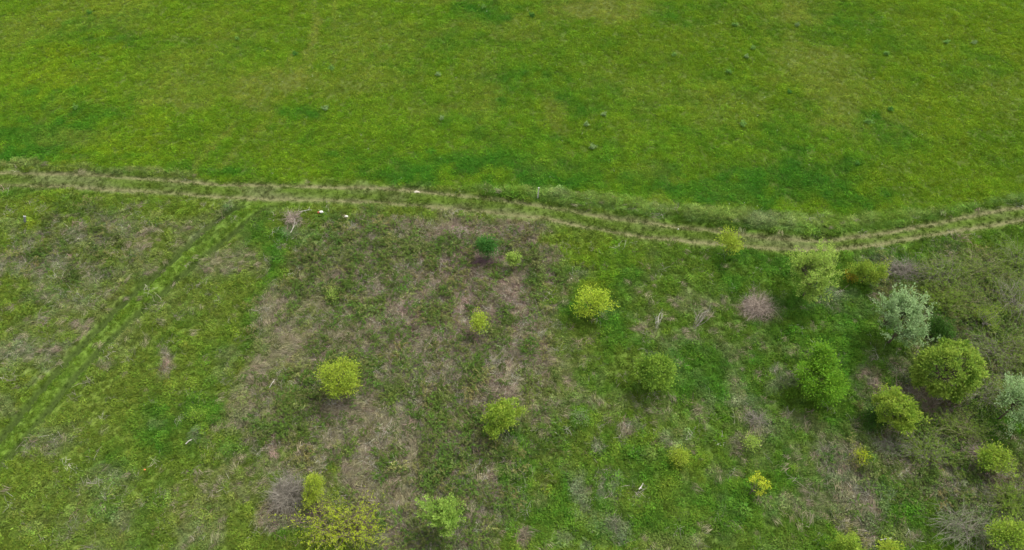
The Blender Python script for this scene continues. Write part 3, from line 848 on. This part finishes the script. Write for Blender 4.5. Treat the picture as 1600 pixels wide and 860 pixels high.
tree('young_tree', 'tree', 'bright lime heart-shaped sapling above the centre of the plot', 922, 477, 42, 42, LM('bright_lime_leaves', (166, 182, 58), (142, 166, 50)), 21, tips=60, per=50, leaf=.08, lumps=.25, cone=-.75, zr=1.0, boughs=6, lift=.2, limbs=5)
tree('sapling', 'tree', 'small narrow lime sapling in the reddish dry growth', 748, 503, 24, 38, M_LIME, 22, tips=34, per=40, leaf=.075, lumps=.3, zr=.9, limbs=3, lift=.1)
tree('sapling', 'tree', 'small pale lime sapling right of the dark green bush', 803, 403, 24, 26, M_PALE, 23, tips=32, per=42, leaf=.08, shoot=.2, zr=.7, limbs=3, lift=.1)
tree('bush', 'shrub', 'dark green bush rising from purple dead canes near the track', 761, 384, 28, 36, M_DARK, 24, tips=55, per=60, leaf=.075, lumps=.25, zr=1.0, limbs=4, lift=.1)
tree('shrub', 'shrub', 'bright lime shrub leaning against the bare grey bush', 489, 766, 38, 48, M_LIME, 25, tips=80, per=60, leaf=.055, shoot=.15, lumps=.2, zr=.8, lift=.1)
tree('young_tree', 'tree', 'fresh green tree with spreading side shoots near the bottom edge', 690, 806, 66, 62, M_FRESH, 26, tips=135, per=60, leaf=.075, shoot=.3, lumps=.45, zr=1.3, lean=(-.25, .35), shell=.55, spread=.09)
tree('sapling', 'tree', 'tiny lemon-yellow sapling leaning to the right in open grass', 1184, 758, 40, 32, M_LEMON, 27, tips=20, per=38, leaf=.06, lumps=.3, zr=.5, lean=(.35, .25), limbs=4, lift=.2, spread=.05, boughs=4)
tree('young_tree', 'tree', 'open yellow-green tree beside the mauve dead brush at the right', 1560, 716, 52, 46, M_OLIVE, 28, tips=60, per=55, leaf=.08, lumps=.3, spread=.12)
tree('young_tree', 'tree', 'pale grey-green tree cut by the right edge of the picture', 1594, 626, 66, 92, M_SILVER, 29, tips=120, per=50, leaf=.08, shoot=.3, lumps=.3, zr=1.5)
tree('young_tree', 'tree', 'lime tree cut by the bottom edge, left of the dark green strip', 1322, 852, 56, 40, M_OLIVE, 30, tips=70, per=60, leaf=.075, shoot=.15, lumps=.3, zr=.9)
tree('young_tree', 'tree', 'lime tree with loose clusters in the bottom right corner', 1578, 838, 64, 46, M_OLIVE, 31, tips=75, per=55, leaf=.08, lumps=.4, zr=.9)
tree('sapling', 'tree', 'small bright yellow-green sapling peeping in at the bottom edge', 1391, 857, 28, 20, M_LIME, 32, tips=26, per=45, leaf=.07, zr=.5, limbs=3)
tree('shrub', 'shrub', 'small lime shrub with a dark foot in the open grass', 1059, 716, 26, 24, M_LIME, 33, tips=34, per=60, leaf=.055, zr=.45, limbs=3, lift=.05)
tree('shrub', 'shrub', 'tiny pale green shrub above the lemon-yellow sapling', 1175, 690, 18, 16, M_PALE, 34, tips=18, per=40, leaf=.06, zr=.3, limbs=3, lift=.05)
tree('shrub', 'shrub', 'tiny yellowish shrub below the round yellow-green tree', 1346, 714, 22, 18, M_SPOT, 35, tips=16, per=28, leaf=.055, zr=.3, limbs=3, lift=.05)
tree('shrub', 'shrub', 'tiny light green sprout among brambles left of centre', 521, 461, 16, 22, M_PALE, 36, tips=14, per=34, leaf=.055, zr=.35, limbs=3, lift=.05)
tree('shrub', 'shrub', 'low yellow-green clump beside the dark teal grass at the left', 305, 647, 26, 22, M_MID, 37, tips=24, per=44, leaf=.06, zr=.3, limbs=3, lift=.02)
tree('shrub', 'shrub', 'dark ivy-green bush between the silvery tree and the dome-shaped tree', 1476, 512, 38, 40, M_IVY, 38, tips=60, per=70, leaf=.07, lumps=.35, zr=.6, lift=.02)
tree('shrub', 'shrub', 'dark green undergrowth at the foot of the yellow-green round tree', 1366, 655, 30, 34, M_IVY, 39, tips=40, per=60, leaf=.065, lumps=.3, zr=.4, lift=.02)
tree('shrub', 'shrub', 'low lime shrub in the straw patch below the big trees', 905, 655, 26, 18, M_GREYL, 40, tips=18, per=30, leaf=.055, zr=.25, limbs=3, lift=.02)
tree('shrub', 'shrub', 'orange-tinged little shrub at the left foot of the spiky shrub', 1332, 431, 22, 16, LM('orange_leaves', (172, 150, 40), (140, 134, 40)), 42, tips=18, per=36, leaf=.06, zr=.35, limbs=3, lift=.05)
tree('shrub', 'shrub', 'grey-green bushy growth at the top right of the dense dome-shaped tree', 1545, 500, 60, 50, M_CANE, 43, tips=46, per=26, leaf=.06, shoot=.3, zr=.7, lift=.02, lumps=.4, bark=M_GREYTWIG)

def cane_shrub(name, cat, label, px, py, wpx, hpx, mat_leaf, mat_cane, seed, canes=60, per=14, h=.9, leaf=.06, group=None, branch=2, r0=.012, flat=1.0, fan=None, fuzz=.025):
    """many arching canes from one foot; leaves sparse along them"""
    rng = np.random.default_rng(seed)
    c = at(px, py, h * .5); k = px_per_m(c[1], h * .5)
    rx, ry = wpx / 2 / k, hpx / 2 / k / math.sin(math.atan2(H, c[1]))
    bz = hz(c[0], c[1])
    root = empty(name, (c[0], c[1], bz), label, cat, group)
    cq, lq = Quads(), Quads()
    for i in range(canes):
        a = rng.uniform(0, 6.28) if fan is None else rng.normal(fan[0], fan[1])
        R = math.sqrt(rng.uniform(.08, 1.0))
        hh_ = h * rng.uniform(.5, 1.15) * (1.15 - .5 * R)
        s0 = np.array([rng.normal(0, .22 * rx), rng.normal(0, .22 * ry), -.04])
        if fan is not None: s0 = np.array([-math.cos(fan[0]) * rx * .8, -math.sin(fan[0]) * ry * .8, 0]) + rng.normal(0, .05, 3)
        e = np.array([math.cos(a) * rx * R, math.sin(a) * ry * R, hh_ * .6 * flat])
        if fan is not None: e = s0 + np.array([math.cos(a) * 2 * rx * R, math.sin(a) * 2 * ry * R, hh_ * .6])
        pts = curve(s0, e, 7, .08, rng, .25)
        pts[:, 2] = np.maximum(pts[:, 2], .02)
        cq.tube(pts, r0, r0 * .35, 4)
        segs = [pts]
        for b in range(branch):
            j = rng.integers(2, 6)
            e2 = pts[j] + (pts[6] - pts[0]) * rng.uniform(.2, .45) + rng.normal(0, .22, 3) * rx
            p2 = curve(pts[j], e2, 5, .1, rng); p2[:, 2] = np.maximum(p2[:, 2], .03)
            cq.tube(p2, r0 * .55, r0 * .22, 3); segs.append(p2)
        if per:
            for sg in segs:
                m = int(per * rng.uniform(.4, 1.5))
                u = rng.uniform(.3, 1, m) * (len(sg) - 1); ii = np.minimum(u.astype(int), len(sg) - 2); fr = (u - ii)[:, None]
                Q = sg[ii] * (1 - fr) + sg[ii + 1] * fr + rng.normal(0, fuzz, (m, 3))
                D = rand_dirs(m, rng); N = rand_dirs(m, rng) * .5; N[:, 2] += 1
                l = leaf * rng.uniform(.6, 1.3, m); lq.leaves(Q, D, N, l, l * .6)
    link('canes', cq.mesh('canes'), mat_cane, root)['kind'] = 'stuff'
    if per: link('foliage', lq.mesh('foliage', False), mat_leaf, root)['kind'] = 'stuff'
    return root

cane_shrub('bare_bush', 'shrub', 'bare grey bush of fine twigs beside the bright lime shrub', 448, 770, 72, 66, None, M_GREYTWIG, 51, canes=230, per=0, h=1.1, branch=4, r0=.010)
cane_shrub('bare_bush', 'shrub', 'small dark reddish bare bush below the bright lime shrub', 492, 798, 40, 28, None, M_PURPLETWIG, 52, canes=70, per=0, h=.5, branch=3, r0=.009)
cane_shrub('flowering_shrub', 'shrub', 'wide open shrub with bright yellow-green tips along dark branches at the bottom edge', 528, 826, 150, 84, M_SPOT, M_PURPLETWIG, 53, canes=60, per=24, h=1.2, leaf=.058, branch=5, fuzz=.02)
cane_shrub('dead_brush', 'shrub', 'pinkish dead brush pile fanning out in the green grass', 1186, 480, 56, 44, None, M_PINKTWIG, 54, canes=170, per=0, h=.55, branch=3, r0=.012)
cane_shrub('dead_brush', 'shrub', 'grey dead brush right of the spiky yellow-green shrub', 1411, 418, 66, 40, None, M_GREYTWIG, 55, canes=120, per=0, h=.7, branch=3, r0=.012)
cane_shrub('dead_brush', 'shrub', 'purple dead canes at the foot of the dark green bush', 757, 407, 44, 22, None, M_PURPLETWIG, 56, canes=80, per=0, h=.45, branch=2)
cane_shrub('dead_brush', 'shrub', 'mauve dead brush beside the open yellow-green tree at the right', 1524, 712, 50, 50, None, M_PINKTWIG, 57, canes=110, per=0, h=.6, branch=3)
cane_shrub('dead_brush', 'shrub', 'grey-brown twiggy bush below the left end of the dirt track junction', 457, 341, 34, 28, None, M_PINKTWIG, 58, canes=60, per=0, h=.6, branch=3)
cane_shrub('dead_brush', 'shrub', 'pink dead brush at the top of the bramble patch near the track', 722, 360, 30, 26, None, M_PINKTWIG, 59, canes=60, per=0, h=.5, branch=2)
cane_shrub('dead_brush', 'shrub', 'grey twiggy brush above the tiny pale green shrub', 1183, 655, 44, 34, None, M_GREYTWIG, 60, canes=70, per=0, h=.4, branch=3, r0=.008)
cane_shrub('fallen_branch', 'branch', 'bare grey branch lying slantwise in the grass at the centre right', 1094, 498, 44, 46, None, M_GREYTWIG, 61, canes=13, per=0, h=.25, branch=4, r0=.010, fan=(.85, .17))
cane_shrub('fallen_branch', 'branch', 'small whitish forked branch standing in straw grass', 1025, 502, 22, 28, None, M_PALEWOOD, 62, canes=5, per=0, h=.4, branch=4, r0=.012, fan=(1.35, .35))
cane_shrub('arching_shrub', 'shrub', 'grey-green shrub with long arching bare-tipped stems near the bottom right corner', 1510, 825, 120, 76, M_GREYL, M_GREYTWIG, 63, canes=70, per=9, h=.9, branch=3, leaf=.055, r0=.011)
cane_shrub('arching_shrub', 'shrub', 'pale combed shrub directly under the yellow-green round tree', 1400, 695, 80, 40, M_GREYL, M_GREYTWIG, 64, canes=110, per=8, h=.5, branch=2, leaf=.05)
TH = [(1475, 425, 80, 50), (1540, 420, 90, 60), (1585, 470, 70, 80), (1515, 470, 80, 60), (1560, 545, 90, 60), (1470, 460, 60, 40), (1590, 400, 60, 50), (1600, 550, 60, 60), (1540, 610, 80, 60), (1500, 665, 90, 50), (1450, 700, 70, 50), (1585, 780, 70, 50)]
for i, (px, py, w_, h_) in enumerate(TH):
    where = ['below the bright green edge of the track, nearest the dead brush', 'under the right end of the dirt track', 'at the right edge, level with the silvery tree top',
             'right of the silvery tree', 'right of the dense dome-shaped tree', 'just above the silvery tree crown', 'in the corner where the track leaves the picture',
             'at the right edge above the cut grey-green tree', 'between the dome-shaped tree and the cut grey-green tree', 'below the dome-shaped tree',
             'right of the yellow-green round tree', 'in front of the right edge, below the open yellow-green tree'][i]
    cane_shrub('tangled_shrub', 'shrub', 'tangled olive shrub ' + where, px, py, w_ * 1.15, h_ * 1.15, M_CANE, M_OLIVETWIG if i % 2 else M_GREYTWIG, 70 + i, canes=80, per=[19, 15, 12, 16, 11, 20, 22, 10, 12, 12, 13, 14][i], h=1.0, branch=3, leaf=.058, r0=.010,
               group='tangled shrubs of the thicket at the right')

# ---------------------------------------------------------------- weeds standing in the meadow
M_TEAL = LM('bluish_leaves', (122, 154, 82), (104, 142, 62)); M_DUSTY = LM('dusty_leaves', (148, 166, 116), (120, 146, 84)); M_DKW = LM('dark_weed_leaves', (86, 132, 50), (78, 122, 46))
def weed(label, px, py, w, mat, seed):
    rng = np.random.default_rng(seed)
    c = at(px, py, .2); k = px_per_m(c[1])
    root = empty('weed_clump', (c[0], c[1], hz(c[0], c[1])), label, 'weed', 'weed clumps in the meadow')
    st, lf = Quads(), Quads()
    for i in range(12):
        a = rng.uniform(0, 6.28); R = w / 2 / k * rng.uniform(.2, 1.1)
        e = np.array([math.cos(a) * R, math.sin(a) * R, rng.uniform(.12, .3)])
        pts = curve(np.zeros(3), e, 5, .06, rng, .12); st.tube(pts, .007, .003, 3)
        m = 16; u = rng.uniform(.25, 1, m) * 4; ii = np.minimum(u.astype(int), 3); fr = (u - ii)[:, None]
        Q = pts[ii] * (1 - fr) + pts[ii + 1] * fr + rng.normal(0, .03, (m, 3))
        D = rand_dirs(m, rng); N = rand_dirs(m, rng) * .4; N[:, 2] += 1
        l = rng.uniform(.08, .15, m); lf.leaves(Q, D, N, l, l * .5)
    link('stem', st.mesh('stem'), mat, root); link('foliage', lf.mesh('foliage', False), mat, root)
for i, (px, py, w, m, lb) in enumerate([
    (461, 82, 12, M_DKW, 'dark bluish weed in the meadow left of centre near the brown strip'), (518, 106, 13, M_TEAL, 'bluish weed right of the brown meadow patch'),
    (370, 58, 12, M_TEAL, 'bluish green weed in the meadow at the upper left'), (1148, 40, 13, M_TEAL, 'bluish weed near the top edge right of centre'),
    (1053, 88, 10, M_TEAL, 'small bluish weed in the middle upper meadow'), (1177, 76, 13, M_TEAL, 'bluish weed just below the one near the top edge'),
    (1138, 113, 11, M_TEAL, 'bluish weed below a pair of others in the upper meadow'), (1166, 90, 10, M_DUSTY, 'pale dusty weed among bluish weeds in the upper meadow'),
    (1233, 145, 11, M_DKW, 'dark weed in the meadow right of centre'), (1160, 196, 13, M_TEAL, 'bluish weed mid-meadow above the track bend'),
    (916, 196, 16, M_DUSTY, 'pale dusty weed in the meadow above the marker stake'), (944, 180, 11, M_DUSTY, 'small pale weed to the right above the pale dusty one'),
    (1480, 66, 12, M_TEAL, 'bluish weed in the upper right meadow'), (1522, 67, 16, M_DUSTY, 'pale spreading weed in the upper right meadow'),
    (1356, 190, 15, M_TEAL, 'bluish weed clump in the right half of the meadow'), (1391, 170, 12, M_DKW, 'dark green weed close to the bluish clump at the right'),
    (684, 115, 15, M_DUSTY, 'pale weed in the middle of the upper meadow'), (509, 168, 15, M_DUSTY, 'pale weed above the lush streak in the left meadow'),
    (690, 182, 13, M_DUSTY, 'pale weed in the centre of the meadow'), (755, 10, 14, M_TEAL, 'bluish weed at the top edge near the centre'),
    (831, 25, 13, M_DKW, 'dark weed at the top edge left of the brown patch'), (1340, 257, 12, M_DKW, 'dark green weed low in the meadow above the track bend'),
    (927, 231, 18, M_DUSTY, 'wide pale weed low in the meadow'), (140, 19, 12, M_DKW, 'dark weed near the top left corner'), (1245, 40, 11, M_DUSTY, 'pale weed in the brown patch at the upper right'),
    (1385, 84, 10, M_TEAL, 'little bluish weed left of the upper right pair'), (120, 170, 12, M_TEAL, 'bluish weed at the left in the lush green corner')]):
    weed(lb, px, py, w * .65 * (1 + .3 * math.sin(i * 2.3)), m, 200 + i)

# ---------------------------------------------------------------- stakes, stones and scraps
def box_mesh(name, sx, sy, sz, bevel=.01, seed=0, rough=0.0):
    import bmesh
    bm = bmesh.new(); bmesh.ops.create_cube(bm, size=1)
    for v in bm.verts: v.co.x *= sx; v.co.y *= sy; v.co.z = (v.co.z + .5) * sz
    bmesh.ops.bevel(bm, geom=bm.edges[:], offset=bevel, segments=2, affect='EDGES')
    if rough:
        bmesh.ops.subdivide_edges(bm, edges=bm.edges[:], cuts=1)
        r_ = random.Random(seed)
        for v in bm.verts: v.co += Vector((r_.uniform(-1, 1), r_.uniform(-1, 1), r_.uniform(-1, 1))) * rough
    me = bpy.data.meshes.new(name); bm.to_mesh(me); bm.free(); return me

M_WHITE = plain_mat('white_paint', lin(190, 188, 176), lin(150, 148, 134), 10)
M_STONE = plain_mat('pale_stone', lin(160, 154, 138), lin(124, 116, 100), 12)
M_GREYPOST = plain_mat('grey_post', lin(128, 130, 122), lin(104, 106, 98), 10)
M_RED = plain_mat('red_scrap', lin(150, 70, 60), lin(120, 60, 50), 10)
M_ORANGE = plain_mat('orange_scrap', lin(190, 110, 60), lin(150, 90, 50), 10)

def post(px, py, hgt, w, mat, label, rot=(.05, .03, .3)):
    c = at(px, py, 0)
    root = empty('marker_stake', (c[0], c[1], hz(c[0], c[1])), label, 'stake')
    o = link('stake', box_mesh('stake', w, w * .5, hgt, .004), mat, root, (0, 0, -.1))
    cp = link('cap', box_mesh('cap', w * 1.25, w * .8, .05, .006), mat, root, (0, 0, hgt - .1))
    root.rotation_euler = rot
post(840, 311, 1.1, .07, M_WHITE, 'white marker stake in the long grass above the dirt track')
post(41, 352, .8, .12, M_GREYPOST, 'short grey post in the rough grass below the track at the far left', (0, .45, 0))

def stone_mesh(seed, sx, sy, sz):
    import bmesh
    bm = bmesh.new(); bmesh.ops.create_icosphere(bm, subdivisions=2, radius=.5)
    r_ = random.Random(seed)
    ax = [Vector((r_.uniform(-1, 1), r_.uniform(-1, 1), r_.uniform(-.3, 1))).normalized() for _ in range(7)]
    for v in bm.verts:
        for a in ax:
            d = v.co.dot(a) - .36
            if d > 0: v.co -= a * d
        v.co.x *= sx; v.co.y *= sy; v.co.z *= sz
    me = bpy.data.meshes.new('stone'); bm.to_mesh(me); bm.free(); return me

def stone(px, py, sx, sy, sz, mat, label, name='stone', cat='stone', rz=0.0, up=0.12):
    c = at(px, py, .1)
    o = link(name, stone_mesh(int(px), sx, sy, sz), mat, None, (c[0], c[1], hz(c[0], c[1]) + up))
    o.rotation_euler = (.1, .05, rz)
    return tag(o, label, cat)
stone(651, 297, .5, .22, .12, M_STONE, 'flat pale stone lying in the upper wheel rut', up=.02)
stone(503, 334, .32, .2, .14, M_WHITE, 'white stone in the weeds below the track', up=.22)
stone(542, 341, .24, .16, .13, M_WHITE, 'smaller white stone right of the other white stone', up=.22)
stone(498, 334.5, .14, .16, .18, M_RED, 'small red scrap touching the white stone', 'scrap', 'litter', up=.2)
stone(226, 734, .11, .09, .08, M_ORANGE, 'small orange scrap in the grass at the lower left', 'scrap', 'litter', up=.2)
stone(1060, 357, .14, .12, .1, M_WHITE, 'little white stone on the upper rut of the track', up=.03)
def stick(px, py, L, rz, label, r=.02):
    c = at(px, py, .2); q = Quads(); rng = np.random.default_rng(int(px))
    a, b = np.array([-L / 2 * math.cos(rz), -L / 2 * math.sin(rz), .22]), np.array([L / 2 * math.cos(rz), L / 2 * math.sin(rz), .32])
    pts = curve(a, b, 7, .05, rng); q.tube(pts, r, r * .5, 6)
    for k in (2, 4): q.tube(curve(pts[k], pts[k] + rng.normal(0, .16, 3) * L, 4, .05, rng), r * .6, r * .2, 5)
    tag(link('stick', q.mesh('stick'), M_PALEWOOD, None, (c[0], c[1], hz(c[0], c[1]))), label, 'stick')
stick(458, 354, 1.1, 1.5, 'pale bleached stick hanging below the grey-brown twiggy bush')
stick(426, 600, .5, 1.1, 'short white stick at the left edge of the bramble patch', .018)
stick(295, 690, .35, .6, 'bleached stick in the dark teal grass at the left', .03)
stick(1001, 762, .35, .9, 'pale forked stick lying in the lower open grass', .035)
stick(478, 332, .8, .1, 'pale twig lying left of the white stones', .02)
stick(1385, 842, .5, .1, 'pale stick by the lime tree at the bottom edge', .02)
